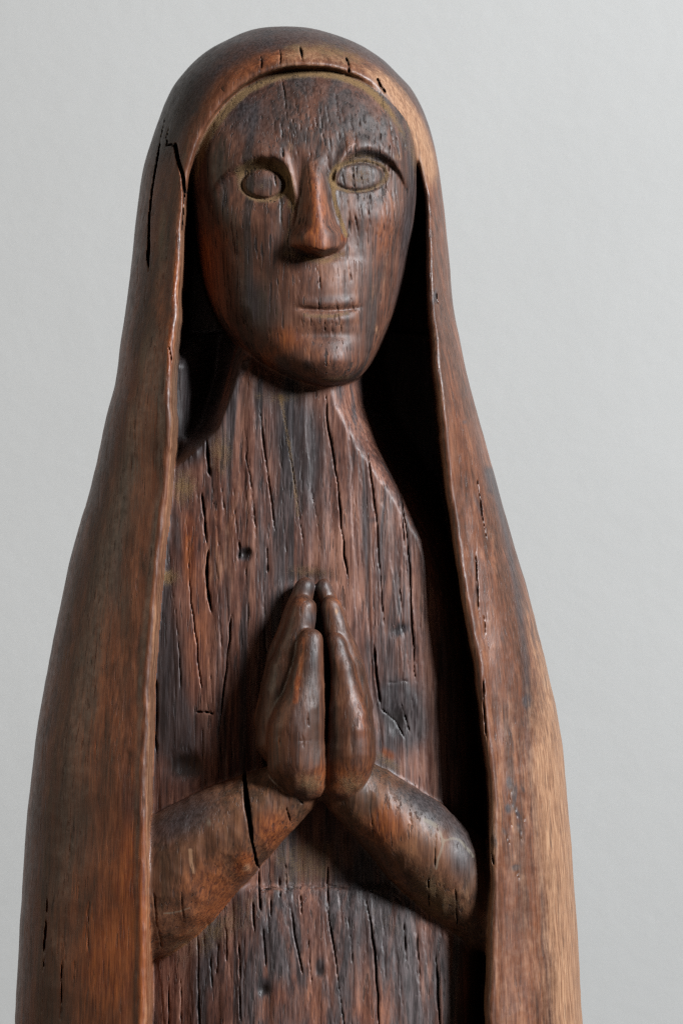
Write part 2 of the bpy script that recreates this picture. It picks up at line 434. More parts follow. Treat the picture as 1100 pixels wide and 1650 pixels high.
# cheeks, muzzle, mouth, chin
E -= 1.8*gs(372, 352, 46, 40) + 1.6*gs(625, 345, 38, 42)
E += 1.6*gs(420, 470, 32, 55, -10) + 1.0*gs(612, 470, 26, 50, 8)
E -= 1.7*gs(516, 462, 58, 40)
ml = np.interp(fx, [462,480,505,528,555,578,592], [497,499,501,502,500,496,493])
mw = sstep(468, 494, fx)*sstep(590, 566, fx)
E += 1.2*np.exp(-((fy-ml)/3.8)**2)*mw
E -= 0.8*np.exp(-((fy-(ml-11))/8.5)**2)*mw + 1.0*np.exp(-((fy-(ml+15))/9.0)**2)*mw
E += 1.3*gs(528, 541, 50, 9)
E -= 2.6*gs(532, 582, 52, 24)
E -= 0.9*np.exp(-((fx-505)/60)**2)*gs(505, 180, 120, 60)
Ff = Ff + E*mm + sample(CF, fx, fy)*mm + sample(LUMP, fx, fy)*0.0008 + sample(FACET, fx, fy)*0.0005 + sample(ROUGH, fx, fy)*0.00008
d_face = poly_sd(chaikin(face_poly, 1), fx, fy)*S*(D-.06)/D
gf = slope(Ff)

# ---- arms and hands: chains of tapering balls
def chain(pts, n=14):
    pts = np.asarray(pts, float)
    t = np.r_[0, np.cumsum(np.hypot(*np.diff(pts[:, :2], axis=0).T))]
    q = np.linspace(0, t[-1], n+1)
    # smooth the radius run so that the limb swells without beads
    pts = np.stack([pchip(q, t, pts[:, c]) for c in range(4)], 1)
    return [(to_w(px, py, y*mm), r*S*(D+y*mm)/D) for px, py, y, r in pts]
ARM = [chain([(228,1450,-45,98),(262,1424,-52,98),(330,1366,-60,84),(400,1318,-66,68),(470,1272,-71,48)]),
       chain([(545,1252,-70,46),(610,1302,-67,60),(680,1364,-62,73),(735,1415,-54,74),(782,1476,-51,60)])]
HAND = [  # (thumb, pointing finger layer, rear finger layer)
    [chain([(501,1030,-81,19),(498,1075,-82,25),(489,1130,-82,37),(478,1185,-81,49),(480,1228,-80,50),(494,1256,-79,36)]),
     chain([(490,981,-72,21),(479,1030,-73,27),(462,1110,-72,40),(456,1190,-69,47)]),
     chain([(493,947,-66,17),(476,990,-66,20),(455,1070,-66,28),(440,1160,-65,34)])],
    [chain([(542,1032,-81,15),(551,1080,-82,20),(559,1140,-82,31),(565,1195,-81,40),(562,1230,-80,41),(550,1258,-79,32)]),
     chain([(535,979,-72,19),(547,1030,-73,22),(563,1110,-72,30),(570,1190,-69,36)]),
     chain([(521,947,-66,15),(541,992,-66,16),(562,1060,-66,20),(578,1140,-65,23)])]]

def chain_field(ch, x, y, z, yscale=1.0):
    out = None
    for (a, ra), (b, rb) in zip(ch[:-1], ch[1:]):
        e = b-a; L2 = float(e@e)
        # slope-corrected parameter so that the cone hugs both balls
        t = ((x-a[0])*e[0] + (y-a[1])*e[1] + (z-a[2])*e[2])/L2
        t = np.clip(t, 0, 1)
        d = np.sqrt((x-(a[0]+t*e[0]))**2 + ((y-(a[1]+t*e[1]))*yscale)**2 + (z-(a[2]+t*e[2]))**2) - (ra + t*(rb-ra))
        out = d if out is None else np.minimum(out, d)
    return out
def chain_box(chs, pad=0.006):
    lo = np.min([c[0]-c[1] for ch in chs for c in ch], 0)-pad; hi = np.max([c[0]+c[1] for ch in chs for c in ch], 0)+pad
    return lo, hi

ca2 = (sample(CA, *grid_px(-0.085))*mm + sample(LUMP, *grid_px(-0.085))*0.0009 + sample(FACET, *grid_px(-0.085))*0.0008).astype(np.float32)
ch2 = (sample(CH, *grid_px(-0.085))*mm + sample(LUMP, *grid_px(-0.085))*0.0007 + sample(FACET, *grid_px(-0.085))*0.0009).astype(np.float32)

f32 = lambda a: np.asarray(a, np.float32)
o2d, bead, cm2, lump_m, Ft, gt, Ff, gf, d_face = map(f32, (o2d, bead, cm2, lump_m, Ft, gt, Ff, gf, d_face))
lxc, la, lb, lp = f32(lxc), f32(la), f32(lb), f32(lp)

def parts_at(x, y, z, m):
    """the carved solids at points: x, y, z broadcast, m gives the 2-D maps there"""
    lx, a, b = m['lx'], m['la'], m['lb']
    f = ((np.abs((x-lx)/a)**m['lp'] + np.abs(y/b)**m['lp'])**(1/m['lp']) - 1)*np.minimum(a, b)
    f = f - m['bead'] + m['lump'] + m['cm']
    mantle = smax(f, -smax(m['o'], y - np.float32(0.004), np.float32(0.004)), np.float32(0.0028))
    robe = smax((m['Ft']-y)*m['gt'], m['o'] - np.float32(0.006), np.float32(0.002))
    face = smax((m['Ff']-y)*m['gf'], m['df'], np.float32(0.004))
    return mantle, robe, face

vol = np.empty((nz, ny, nx), np.float32)
Yv = ys[None, :, None]; Xv = xs[None, None, :]
for z0 in range(0, nz, 48):
    sl = slice(z0, min(z0+48, nz))
    m = dict(lx=lxc[sl, None, None], la=la[sl, None, None], lb=lb[sl, None, None], lp=lp[sl, None, None], bead=bead[sl, None, :], lump=lump_m[sl, None, :],
             cm=cm2[sl, None, :], o=o2d[sl, None, :], Ft=Ft[sl, None, :], gt=gt[sl, None, :], Ff=Ff[sl, None, :], gf=gf[sl, None, :], df=d_face[sl, None, :])
    a, b, c = parts_at(Xv, Yv, None, m)
    vol[sl] = smin(smin(a, b, np.float32(0.0015)), c, np.float32(0.0022))
def box_blur(d, w, ax):
    pad = [(0, 0)]*3; pad[ax] = (w+1, w)
    c = np.cumsum(np.pad(d, pad, 'edge'), axis=ax, dtype=np.float64)
    n_ = d.shape[ax]
    hi = np.take(c, np.arange(2*w+1, 2*w+1+n_), ax); lo = np.take(c, np.arange(0, n_), ax)
    return ((hi-lo)/(2*w+1)).astype(np.float32)
def merge(chs, k_in, cmap, k, ysc=1.0):
    lo, hi = chain_box(chs)
    i0, i1 = np.searchsorted(xs, [lo[0], hi[0]]); j0, j1 = np.searchsorted(ys, [lo[1], hi[1]]); k0, k1 = np.searchsorted(zs, [lo[2], hi[2]])
    X = xs[None, None, i0:i1]; Y = ys[None, j0:j1, None]; Z = zs[k0:k1, None, None]
    d = None
    for ch in chs:
        q = f32(chain_field(ch, X, Y, Z, ysc))
        for ax, w in ((2, 4), (0, 3), (1, 3)): q = box_blur(q, w, ax)      # melt the joints of the chain
        d = q if d is None else smin(d, q, np.float32(k_in))
    d = d + cmap[k0:k1, None, i0:i1]
    v = vol[k0:k1, j0:j1, i0:i1]
    v[...] = smin(v, d, np.float32(k))
for ch in ARM: merge([ch], 0.001, ca2, 0.003)
for h in HAND: merge(h, 0.0016, ch2, 0.0014)
# the long open split through the forearm goes deeper than the arm's skin
print('field', round(time.time()-T0, 1))

# ------------------------------------------------------------------ surface nets
s = vol < 0
cnt = np.zeros((nz-1, ny-1, nx-1), np.uint8)
for a in (0, 1):
    for b in (0, 1):
        for c in (0, 1):
            cnt += s[a:nz-1+a, b:ny-1+b, c:nx-1+c]
act = np.flatnonzero((cnt > 0) & (cnt < 8)); del cnt
ci, cj, ck = np.unravel_index(act, (nz-1, ny-1, nx-1))
acc = np.zeros((len(act), 3)); num = np.zeros(len(act))
corner = {(a, b, c): vol[ci+a, cj+b, ck+c] for a in (0, 1) for b in (0, 1) for c in (0, 1)}
for p in corner:
    for ax in range(3):
        if p[ax] == 0:
            q = list(p); q[ax] = 1; q = tuple(q)
            f0, f1 = corner[p], corner[q]
            m = (f0 < 0) != (f1 < 0)
            t = np.where(m, f0/(f0-f1+1e-20), 0)
            pos = np.array(p, float)[None, :].repeat(len(act), 0); pos[:, ax] = t
            acc += np.where(m[:, None], pos, 0); num += m
acc /= num[:, None]
V = np.stack([xs[0]+(ck+acc[:, 2])*dx, ys[0]+(cj+acc[:, 1])*dy, zs[0]+(ci+acc[:, 0])*dz], 1)
vid = np.full((nz-1)*(ny-1)*(nx-1), -1, np.int32); vid[act] = np.arange(len(act)); vid = vid.reshape(nz-1, ny-1, nx-1)
Q = []
d = s[1:-1, 1:-1, :-1] != s[1:-1, 1:-1, 1:]
i, j, k = np.nonzero(d); i += 1; j += 1
q = np.stack([vid[i-1, j-1, k], vid[i-1, j, k], vid[i, j, k], vid[i, j-1, k]], 1); fl_ = s[i, j, k]
Q.append(np.where(fl_[:, None], q[:, ::-1], q)[:, ::-1])
d = s[1:-1, :-1, 1:-1] != s[1:-1, 1:, 1:-1]
i, j, k = np.nonzero(d); i += 1; k += 1
q = np.stack([vid[i-1, j, k-1], vid[i, j, k-1], vid[i, j, k], vid[i-1, j, k]], 1); fl_ = s[i, j, k]
Q.append(np.where(fl_[:, None], q[:, ::-1], q)[:, ::-1])
d = s[:-1, 1:-1, 1:-1] != s[1:, 1:-1, 1:-1]
i, j, k = np.nonzero(d); j += 1; k += 1
q = np.stack([vid[i, j-1, k-1], vid[i, j-1, k], vid[i, j, k], vid[i, j, k-1]], 1); fl_ = s[i, j, k]
Q.append(np.where(fl_[:, None], q[:, ::-1], q)[:, ::-1])
Q = np.vstack(Q); Q = Q[(Q >= 0).all(1)]
del vol, s, vid
# drop loose crumbs and inner bubbles: keep the biggest connected piece
lab = np.arange(len(V))
for _ in range(400):
    mn = lab[Q].min(1)
    old = lab.copy()
    for c in range(4): np.minimum.at(lab, Q[:, c], mn)
    lab = lab[lab]; lab = lab[lab]
    if (old == lab).all(): break
big = np.bincount(lab).argmax()
Q = Q[lab[Q[:, 0]] == big]
def vnormals(V, Q):
    n = np.cross(V[Q[:, 2]]-V[Q[:, 0]], V[Q[:, 3]]-V[Q[:, 1]])
    N = np.zeros_like(V)
    for c in range(4):
        for a in range(3): N[:, a] += np.bincount(Q[:, c], n[:, a], len(V))
    return N/(np.linalg.norm(N, axis=1)[:, None]+1e-20)
N = vnormals(V, Q)
front = V[:, 1] < -0.02
if (N[front, 1] < 0).mean() < 0.5:
    Q = Q[:, ::-1]; N = -N
print('mesh', len(V), len(Q), round(time.time()-T0, 1))

# ------------------------------------------------------------------ which part each bit of surface belongs to
def map_at(img2, V):
    gx = np.clip((V[:, 0]-xs[0])/dx, 0, nx-1.001); gz = np.clip((V[:, 2]-zs[0])/dz, 0, nz-1.001)
    return sample(img2, gx, gz)
vm = {k: map_at(v, V) for k, v in dict(bead=bead, lump=lump_m, cm=cm2, o=o2d, Ft=Ft, gt=gt, Ff=Ff, gf=gf, df=d_face).items()}
vm['lx'] = np.interp(V[:, 2], zs, lxc); vm['la'] = np.interp(V[:, 2], zs, la); vm['lb'] = np.interp(V[:, 2], zs, lb); vm['lp'] = np.interp(V[:, 2], zs, lp)
cand = list(parts_at(V[:, 0], V[:, 1], V[:, 2], vm))
xyz = (V[:, 0], V[:, 1], V[:, 2])
ca_v = map_at(ca2, V); ch_v = map_at(ch2, V)
for ch in ARM: cand.append(chain_field(ch, *xyz) + ca_v)
for h in HAND:
    for ch in h: cand.append(chain_field(ch, *xyz) + ch_v)
vlab = np.argmin(np.stack(cand, 1), 1)
# 0 mantle 1 robe 2 face 3,4 forearm 5..7 hand (thumb, two finger layers) 8..10 other hand
PX, PY = to_px(V[:, 0], V[:, 2], V[:, 1])
def ellv(cx, cy, rx, ry, rot):
    c, s_ = math.cos(R(rot)), math.sin(R(rot))
    return np.hypot(((PX-cx)*c+(PY-cy)*s_)/rx, (-(PX-cx)*s_+(PY-cy)*c)/ry)
fm = vlab == 2
evL = ellv(424, 296, 31, 22.5, 6); evR = ellv(578, 284, 39, 21, -6)
vlab[fm & (evL < 1.05)] = 11
vlab[fm & (evR < 1.05)] = 12
nose_poly = [(488,276),(526,276),(531,310),(538,350),(552,374),(561,388),(547,406),(521,417),(494,410),(462,399),(464,384),(476,352),(482,310)]
vlab[(vlab == 2) & (poly_sd(nose_poly, PX, PY) < 0)] = 13
lip_poly = [(478,497),(500,490),(528,492),(560,486),(582,488),(572,506),(552,524),(528,530),(504,526),(488,512)]
vlab[(vlab == 2) & (poly_sd(lip_poly, PX, PY) < 0)] = 14
qlab = np.sort(vlab[Q], 1)[:, 1]

# ------------------------------------------------------------------ wear, dust, stain, hollow-shade and split masks carried by the surface
nv = len(V)
A = {k: np.zeros(nv) for k in ('crack', 'dust', 'worn', 'dark', 'red', 'grey')}
def blob(k, cx, cy, rx, ry, amt, rot=0, labs=None, p=2.0):
    c, s_ = math.cos(R(rot)), math.sin(R(rot))
    a = ((PX-cx)*c+(PY-cy)*s_)/rx; b = (-(PX-cx)*s_+(PY-cy)*c)/ry
    v = amt*np.exp(-(a*a+b*b)**(p/2))
    if labs is not None: v = v*np.isin(vlab, labs)
    A[k] = A[k] + v if amt > 0 else np.maximum(A[k] + v, 0)
def strip(k, pts, w, amt, labs=None):
    P = np.asarray(pts, float)
    lo = P.min(0)-3*w; hi = P.max(0)+3*w
    m = np.flatnonzero((PX > lo[0]) & (PX < hi[0]) & (PY > lo[1]) & (PY < hi[1]))
    if labs is not None: m = m[np.isin(vlab[m], labs)]
    d_, _ = line_d(chaikin(P, 1, False), PX[m], PY[m])
    A[k][m] += amt*np.exp(-(d_/w)**2)
FACEL = [2, 11, 12, 13, 14]; HANDS = [5,6,7,8,9,10]; ARMS = [3, 4]
def cr_at(img, yref, labs, scale):
    m = np.isin(vlab, labs)
    a, b = to_px(V[m, 0], V[m, 2], yref)
    A['crack'][m] = np.clip(sample(img, a, b)/scale, 0, 1)
cr_at(CM, -0.05, [0], 1.6); cr_at(CR, -0.058, [1], 2.0); cr_at(CF, -0.060, FACEL, 1.0); cr_at(CA, -0.085, ARMS, 1.4); cr_at(CH, -0.085, HANDS, 1.2)
# hood and mantle
od = vm['o']
rim = np.exp(-((od-0.0002)/0.0013)**2)*(vlab == 0)*(N[:, 1] < 0.2)
A['worn'] += rim*np.where(PY > 330, np.where(PX > 500, .45, .5), .25)
topm = (vlab == 0) & (PY < 330)
band = np.exp(-((od-0.0055)/0.0045)**2)*topm
A['worn'] += band*(1.1*sstep(545, 640, PX)*sstep(330, 250, PY) + .55*sstep(420, 470, PX)*sstep(600, 540, PX)*(PY < 140))
A['red'] += band*.5*sstep(300, 420, PX)*sstep(560, 440, PX)
A['dust'] += .55*np.exp(-((od-0.009)/0.006)**2)*topm*sstep(430, 480, PX)*sstep(620, 560, PX)
A['dust'] += 1.2*np.exp(-((od+0.0028)/0.0022)**2)*(PY < 300)*sstep(690, 600, PX)*sstep(320, 250, PY)*np.where(PX < 400, 1.0, .8)
blob('worn', 683, 245, 6, 34, 1.2, -12, [0]); blob('worn', 640, 165, 8, 40, .5, -38, [0])
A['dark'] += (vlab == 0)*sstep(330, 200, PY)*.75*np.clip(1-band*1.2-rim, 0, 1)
blob('dark', 300, 200, 45, 60, .3, 20, [0]); blob('grey', 255, 260, 14, 80, .25, 6, [0])
strip('grey', [(268,330),(262,390),(256,450),(240,520),(233,590),(215,660),(200,760),(190,860)], 8, .6, [0])
blob('grey', 261, 370, 5, 34, 1.3, 3, [0]); blob('grey', 229, 570, 7, 34, .7, 8, [0])
strip('grey', [(140,870),(118,960),(104,1080),(88,1200),(76,1350),(66,1500),(60,1680)], 13, .6, [0])
strip('grey', [(225,300),(212,450),(200,570),(180,690),(150,830)], 9, .2, [0])
blob('red', 272, 560, 12, 40, 1.0, 0, [0]); blob('red', 284, 440, 7, 60, .7, 0, [0]); blob('red', 262, 480, 14, 60, .5, 5, [0])
blob('red', 165, 1530, 70, 150, .5, 0, [0]); blob('red', 215, 1360, 25, 160, .55, 0, [0]); blob('red', 225, 640, 30, 90, .4, 8, [0])
blob('red', 235, 1560, 14, 120, .6, 0, [0]); blob('red', 150, 1120, 40, 190, .3, 5, [0])
blob('dark', 215, 1300, 22, 60, .6, 0, [0]); blob('dark', 190, 900, 12, 150, .5, 6, [0]); blob('dark', 130, 1330, 40, 90, .4, 0, [0])
blob('dark', 205, 1180, 10, 130, .35, 3, [0])
# right side of the mantle: bared blond wood, bluish streaks
edge = np.interp(PY, [780,850,950,1050,1130,1250,1400,1550,1700], [835,832,845,858,862,856,872,884,890])
rm = (vlab == 0) & (PX > 690)
A['worn'] += rm*sstep(-26, 26, PX-edge)*sstep(840, 1040, PY)*.54
A['worn'] += rm*.14*sstep(1000, 1250, PY)*sstep(775, 800, PX)
A['worn'] += rm*.15*sstep(560, 640, PY)
strip('dark', [(790,760),(815,860),(832,950),(845,1050),(850,1130)], 9, .75, [0])
strip('dark', [(846,1130),(856,1250),(868,1380),(880,1520),(888,1680)], 8, .55, [0])
strip('dark', [(752,610),(768,700),(786,790)], 8, .4, [0])
for cx, cy, rx, ry, a_ in [(820,1262,5,12,1.3),(829,1280,4,16,1.2),(818,1303,6,9,1.2),(833,1310,4,14,1),(836,1335,4,12,.9),(830,1398,7,5,1.2),(812,1340,4,9,.8),(795,1352,4,16,1.3),
                           (842,1272,3,8,.8),(760,900,5,30,.6),(765,960,5,40,.6),(748,680,5,5,.7),(770,815,4,30,.7),(700,480,5,20,1.),(880,1090,4,30,.9),(892,1150,5,30,.8)]:
    blob('dark', cx, cy, rx, ry, a_, rng.uniform(-25, 10), [0])
# face
A['dust'] += np.isin(vlab, FACEL)*(.62*np.exp(-((evL-1.18)/0.24)**2) + .55*np.exp(-((evR-1.16)/0.17)**2))
blob('dust', 578, 284, 36, 18, .42, -6, FACEL); blob('dust', 424, 296, 28, 19, .3, 6, FACEL)
strip('dust', [(383,276),(405,262),(432,258),(458,270),(466,292),(470,330)], 8, .75, FACEL)
strip('dust', [(541,270),(552,256),(575,250),(600,252)], 7, .45, FACEL)
strip('dust', [(536,285),(538,325),(549,355),(557,380)], 4, .9, FACEL); strip('dust', [(474,330),(466,370),(462,392)], 3, .6, FACEL)
strip('dust', [(462,408),(490,416),(520,422),(550,410)], 8, .55, FACEL)
strip('dust', [(490,508),(528,511),(560,505)], 5, .55, [2, 14])
A['dust'] += np.isin(vlab, [2])*.45*np.exp(-((vm['df']+0.0012)/0.0022)**2)*sstep(330, 240, PY)
blob('dust', 540, 612, 40, 8, .5, -6, FACEL); blob('grey', 420, 540, 20, 20, .0, 0, FACEL)
blob('red', 507, 340, 17, 55, 1.25, -3, FACEL); blob('red', 500, 392, 40, 14, .8, 0, FACEL); blob('red', 553, 383, 6, 8, .9, 0, FACEL)
blob('red', 360, 400, 38, 60, .75, -10, FACEL); blob('red', 330, 440, 20, 70, .6, -10, FACEL); blob('red', 610, 380, 26, 60, .6, 0, FACEL)
blob('red', 460, 545, 34, 24, .8, 20, FACEL); blob('red', 545, 575, 50, 22, .45, -8, FACEL); blob('red', 440, 580, 26, 18, .8, 25, FACEL)
blob('worn', 607, 533, 5, 14, .5, -10, FACEL); blob('worn', 625, 430, 10, 50, .35, 6, FACEL); blob('worn', 600, 470, 10, 30, .25, 6, FACEL); blob('worn', 540, 522, 40, 7, .3, -6, FACEL)
blob('worn', 470, 235, 16, 14, .35, 0, FACEL); blob('worn', 565, 215, 40, 10, .3, 0, FACEL); blob('worn', 640, 252, 10, 9, .6, 20, FACEL); blob('worn', 535, 595, 46, 12, .3, -5, FACEL)
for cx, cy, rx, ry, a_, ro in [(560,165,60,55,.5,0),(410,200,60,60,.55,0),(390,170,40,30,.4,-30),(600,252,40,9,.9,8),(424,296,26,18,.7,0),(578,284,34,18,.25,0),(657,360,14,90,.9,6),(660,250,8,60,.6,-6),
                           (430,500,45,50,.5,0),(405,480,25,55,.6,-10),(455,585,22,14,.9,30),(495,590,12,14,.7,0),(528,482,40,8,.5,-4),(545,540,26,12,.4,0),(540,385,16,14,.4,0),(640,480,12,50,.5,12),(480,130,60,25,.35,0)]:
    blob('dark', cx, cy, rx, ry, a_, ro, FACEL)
# robe
blob('dark', 470, 700, 45, 75, .9, 0, [1]); blob('dark', 500, 780, 26, 110, .75, 4, [1]); blob('dark', 640, 760, 22, 80, .5, 0, [1]); blob('dark', 420, 640, 30, 30, .5, 0, [1])
blob('dark', 640, 1125, 45, 40, 1.2, 0, [1]); blob('dark', 660, 1180, 40, 40, .9, 0, [1]); blob('dark', 645, 1015, 15, 9, 1.2, -25, [1]); blob('dark', 600, 838, 10, 6, .6, -20, [1])
blob('dark', 275, 1080, 26, 150, 1.0, -4, [1]); blob('dark', 285, 860, 10, 60, .7, -4, [1]); blob('dark', 393, 893, 11, 12, 1.4, 0, [1]); blob('dark', 300, 1200, 50, 70, .7, 0, [1])
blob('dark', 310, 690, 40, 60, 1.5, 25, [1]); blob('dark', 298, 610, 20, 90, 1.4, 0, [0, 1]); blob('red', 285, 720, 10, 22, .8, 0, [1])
blob('dark', 590, 1500, 60, 90, .65, 0, [1]); blob('dark', 425, 1590, 12, 16, 1.4, 0, [1]); blob('dark', 515, 1560, 7, 16, 1.1, 0, [1]); blob('dark', 330, 1580, 50, 80, .55, 0, [1]); blob('dark', 560, 1410, 24, 22, .6, 0, [1])
blob('dark', 470, 1500, 90, 40, .35, 0, [1])
blob('red', 470, 1620, 60, 60, .55, 0, [1]); blob('red', 590, 1640, 50, 60, .45, 0, [1]); blob('red', 360, 830, 30, 110, .45, 4, [1]); blob('red', 600, 980, 30, 120, .3, 0, [1]); blob('red', 320, 1040, 26, 120, .5, 4, [1]); blob('red', 305, 880, 14, 70, .8, 0, [1])
blob('worn', 375, 840, 40, 110, .30, 4, [1]); blob('worn', 590, 880, 50, 160, .16, 4, [1]); blob('worn', 345, 930, 20, 60, .3, 4, [1]); blob('worn', 470, 1580, 60, 60, .15, 0, [1])
blob('dust', 297, 785, 22, 32, .7, 0, [1]); blob('dust', 355, 730, 22, 40, .6, 0, [1]); blob('dust', 500, 922, 46, 14, .5, 0, [1]); blob('dust', 270, 930, 20, 16, .8, 0, [1])
blob('dust', 500, 1385, 70, 50, .55, 0, [1]); blob('dust', 350, 1500, 90, 30, .5, -35, [1]); blob('dust', 625, 1230, 34, 12, .5, 35, [1]); blob('dust', 620, 1490, 60, 30, .25, 30, [1])
blob('red', 300, 1230, 40, 18, .9, 0, [1]); blob('dust', 450, 640, 60, 14, .4, 0, [1]); strip('dust', [(452,640),(470,740),(480,830)], 4, .5, [1]); blob('red', 625, 1215, 20, 10, .8, 30, [1])
# forearms and hands
blob('red', 340, 1430, 70, 60, .7, -35, [3]); blob('red', 440, 1340, 40, 40, .9, -35, [3]); blob('red', 330, 1500, 90, 22, .6, -38, [3]); blob('red', 395, 1392, 14, 18, 1, 0, [3])
blob('dark', 290, 1320, 80, 40, .9, -25, [3]); blob('grey', 337, 1325, 5, 10, .9, 0, [3]); strip('worn', [(307,1370),(308,1390),(312,1405)], 3.5, 1.0, [3]); strip('grey', [(264,1472),(285,1470),(305,1463)], 1.8, .9, [3])
blob('dust', 300, 1520, 90, 22, .5, -35, [3]); blob('worn', 450, 1305, 18, 14, .4, 0, [3]); blob('worn', 258, 1555, 22, 10, .7, -30, [3]); blob('worn', 398, 1400, 10, 7, .8, -30, [3])
blob('red', 620, 1330, 40, 40, .8, 30, [4]); blob('dark', 690, 1300, 70, 24, 1.0, 35, [4]); blob('dark', 745, 1380, 26, 50, .9, 0, [4]); blob('dust', 700, 1450, 60, 40, .6, 40, [4]); blob('worn', 745, 1450, 20, 40, .35, 0, [4])
strip('chalk' if 'chalk' in A else 'grey', [(684,1321),(694,1326),(702,1331)], 3.2, 1.6, [4])
strip('grey', [(708,1340),(714,1356),(710,1372),(705,1385),(702,1400)], 2.6, 1.0, [4]); strip('grey', [(713,1356),(726,1351),(738,1352),(748,1362),(762,1380)], 2.8, .9, [4])
blob('red', 540, 1255, 60, 34, .7, 0, HANDS); blob('dust', 500, 1262, 30, 22, .55, 0, HANDS); blob('dust', 565, 1262, 26, 24, .55, 0, HANDS); blob('worn', 565, 1210, 14, 40, .22, 0, HANDS)
strip('red', [(487,1030),(482,1080),(476,1130)], 5, 1.0, HANDS); strip('worn', [(486,1035),(482,1090)], 3, .4, HANDS); blob('red', 580, 1150, 16, 90, .6, -8, HANDS); blob('red', 440, 1170, 30, 80, .5, 0, HANDS)
blob('red', 546, 962, 8, 14, .8, 0, HANDS); blob('worn', 542, 985, 4, 8, .8, 0, HANDS); blob('red', 485, 970, 12, 14, .5, 0, HANDS)
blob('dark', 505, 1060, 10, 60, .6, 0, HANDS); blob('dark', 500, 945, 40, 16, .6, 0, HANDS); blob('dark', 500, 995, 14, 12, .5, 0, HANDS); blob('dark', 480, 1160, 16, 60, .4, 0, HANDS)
A['red'] += .18*((vlab == 0) & (PY > 420))*(PX < 480)
A['grey'] *= np.where(vlab == 0, .7, 1)
A['dark'] += 1.2*sstep(-0.038, -0.020, V[:, 1])*((vlab == 1) | ((vlab == 0) & (od < 0.0)))     # blackened hollow behind the veil, with its shade put into the colour
A['dark'] += .10*np.isin(vlab, HANDS)
for k in A: A[k] = np.clip(A[k], 0, 1.6)
print('paint', round(time.time()-T0, 1))

# ------------------------------------------------------------------ materials
def nodes_of(name):
    m = bpy.data.materials.new(name); m.use_nodes = True
    nt = m.node_tree
    return m, nt, nt.nodes['Principled BSDF']
class NB:
    def __init__(s, nt): s.nt = nt
    def n(s, t, **kw):
        o = s.nt.nodes.new(t)
        for k, v in kw.items(): setattr(o, k, v)
        return o
    def link(s, a, b): s.nt.links.new(a, b)
    def val(s, sock, v):
        if hasattr(v, 'default_value') or hasattr(v, 'is_linked'): s.link(v, sock)
        else: sock.default_value = v
    def math(s, op, a, b=0.0, clamp=False):
        o = s.n('ShaderNodeMath', operation=op, use_clamp=clamp); s.val(o.inputs[0], a); s.val(o.inputs[1], b); return o.outputs[0]
    def noise(s, vec, scale, detail=3, rough=.55, dist=0):
        o = s.n('ShaderNodeTexNoise'); s.link(vec, o.inputs['Vector'])
        o.inputs['Scale'].default_value = scale; o.inputs['Detail'].default_value = detail; o.inputs['Roughness'].default_value = rough; o.inputs['Distortion'].default_value = dist
        return o.outputs['Fac']
    def mapping(s, vec, sc, rot=(0, 0, 0)):
        o = s.n('ShaderNodeMapping'); s.link(vec, o.inputs['Vector']); o.inputs['Scale'].default_value = sc; o.inputs['Rotation'].default_value = rot; return o.outputs[0]
    def range(s, v, a, b, c=0.0, d=1.0, smooth=True):
        o = s.n('ShaderNodeMapRange', interpolation_type='SMOOTHSTEP' if smooth else 'LINEAR'); s.val(o.inputs[0], v)
        for i, q in enumerate((a, b, c, d)): o.inputs[i+1].default_value = q
        return o.outputs[0]
    def mix(s, f, a, b, mode='MIX'):
        o = s.n('ShaderNodeMix', data_type='RGBA', blend_type=mode); s.val(o.inputs[0], f)
        for sock, v in ((o.inputs[6], a), (o.inputs[7], b)):
            if isinstance(v, tuple): sock.default_value = (*v, 1)
            else: s.link(v, sock)
        return o.outputs[2]
    def ramp(s, f, stops):
        o = s.n('ShaderNodeValToRGB'); s.link(f, o.inputs[0]); el = o.color_ramp.elements
        while len(el) < len(stops): el.new(.5)
        for e, (p, c) in zip(el, stops): e.position = p; e.color = (*c, 1)
        return o.outputs[0]

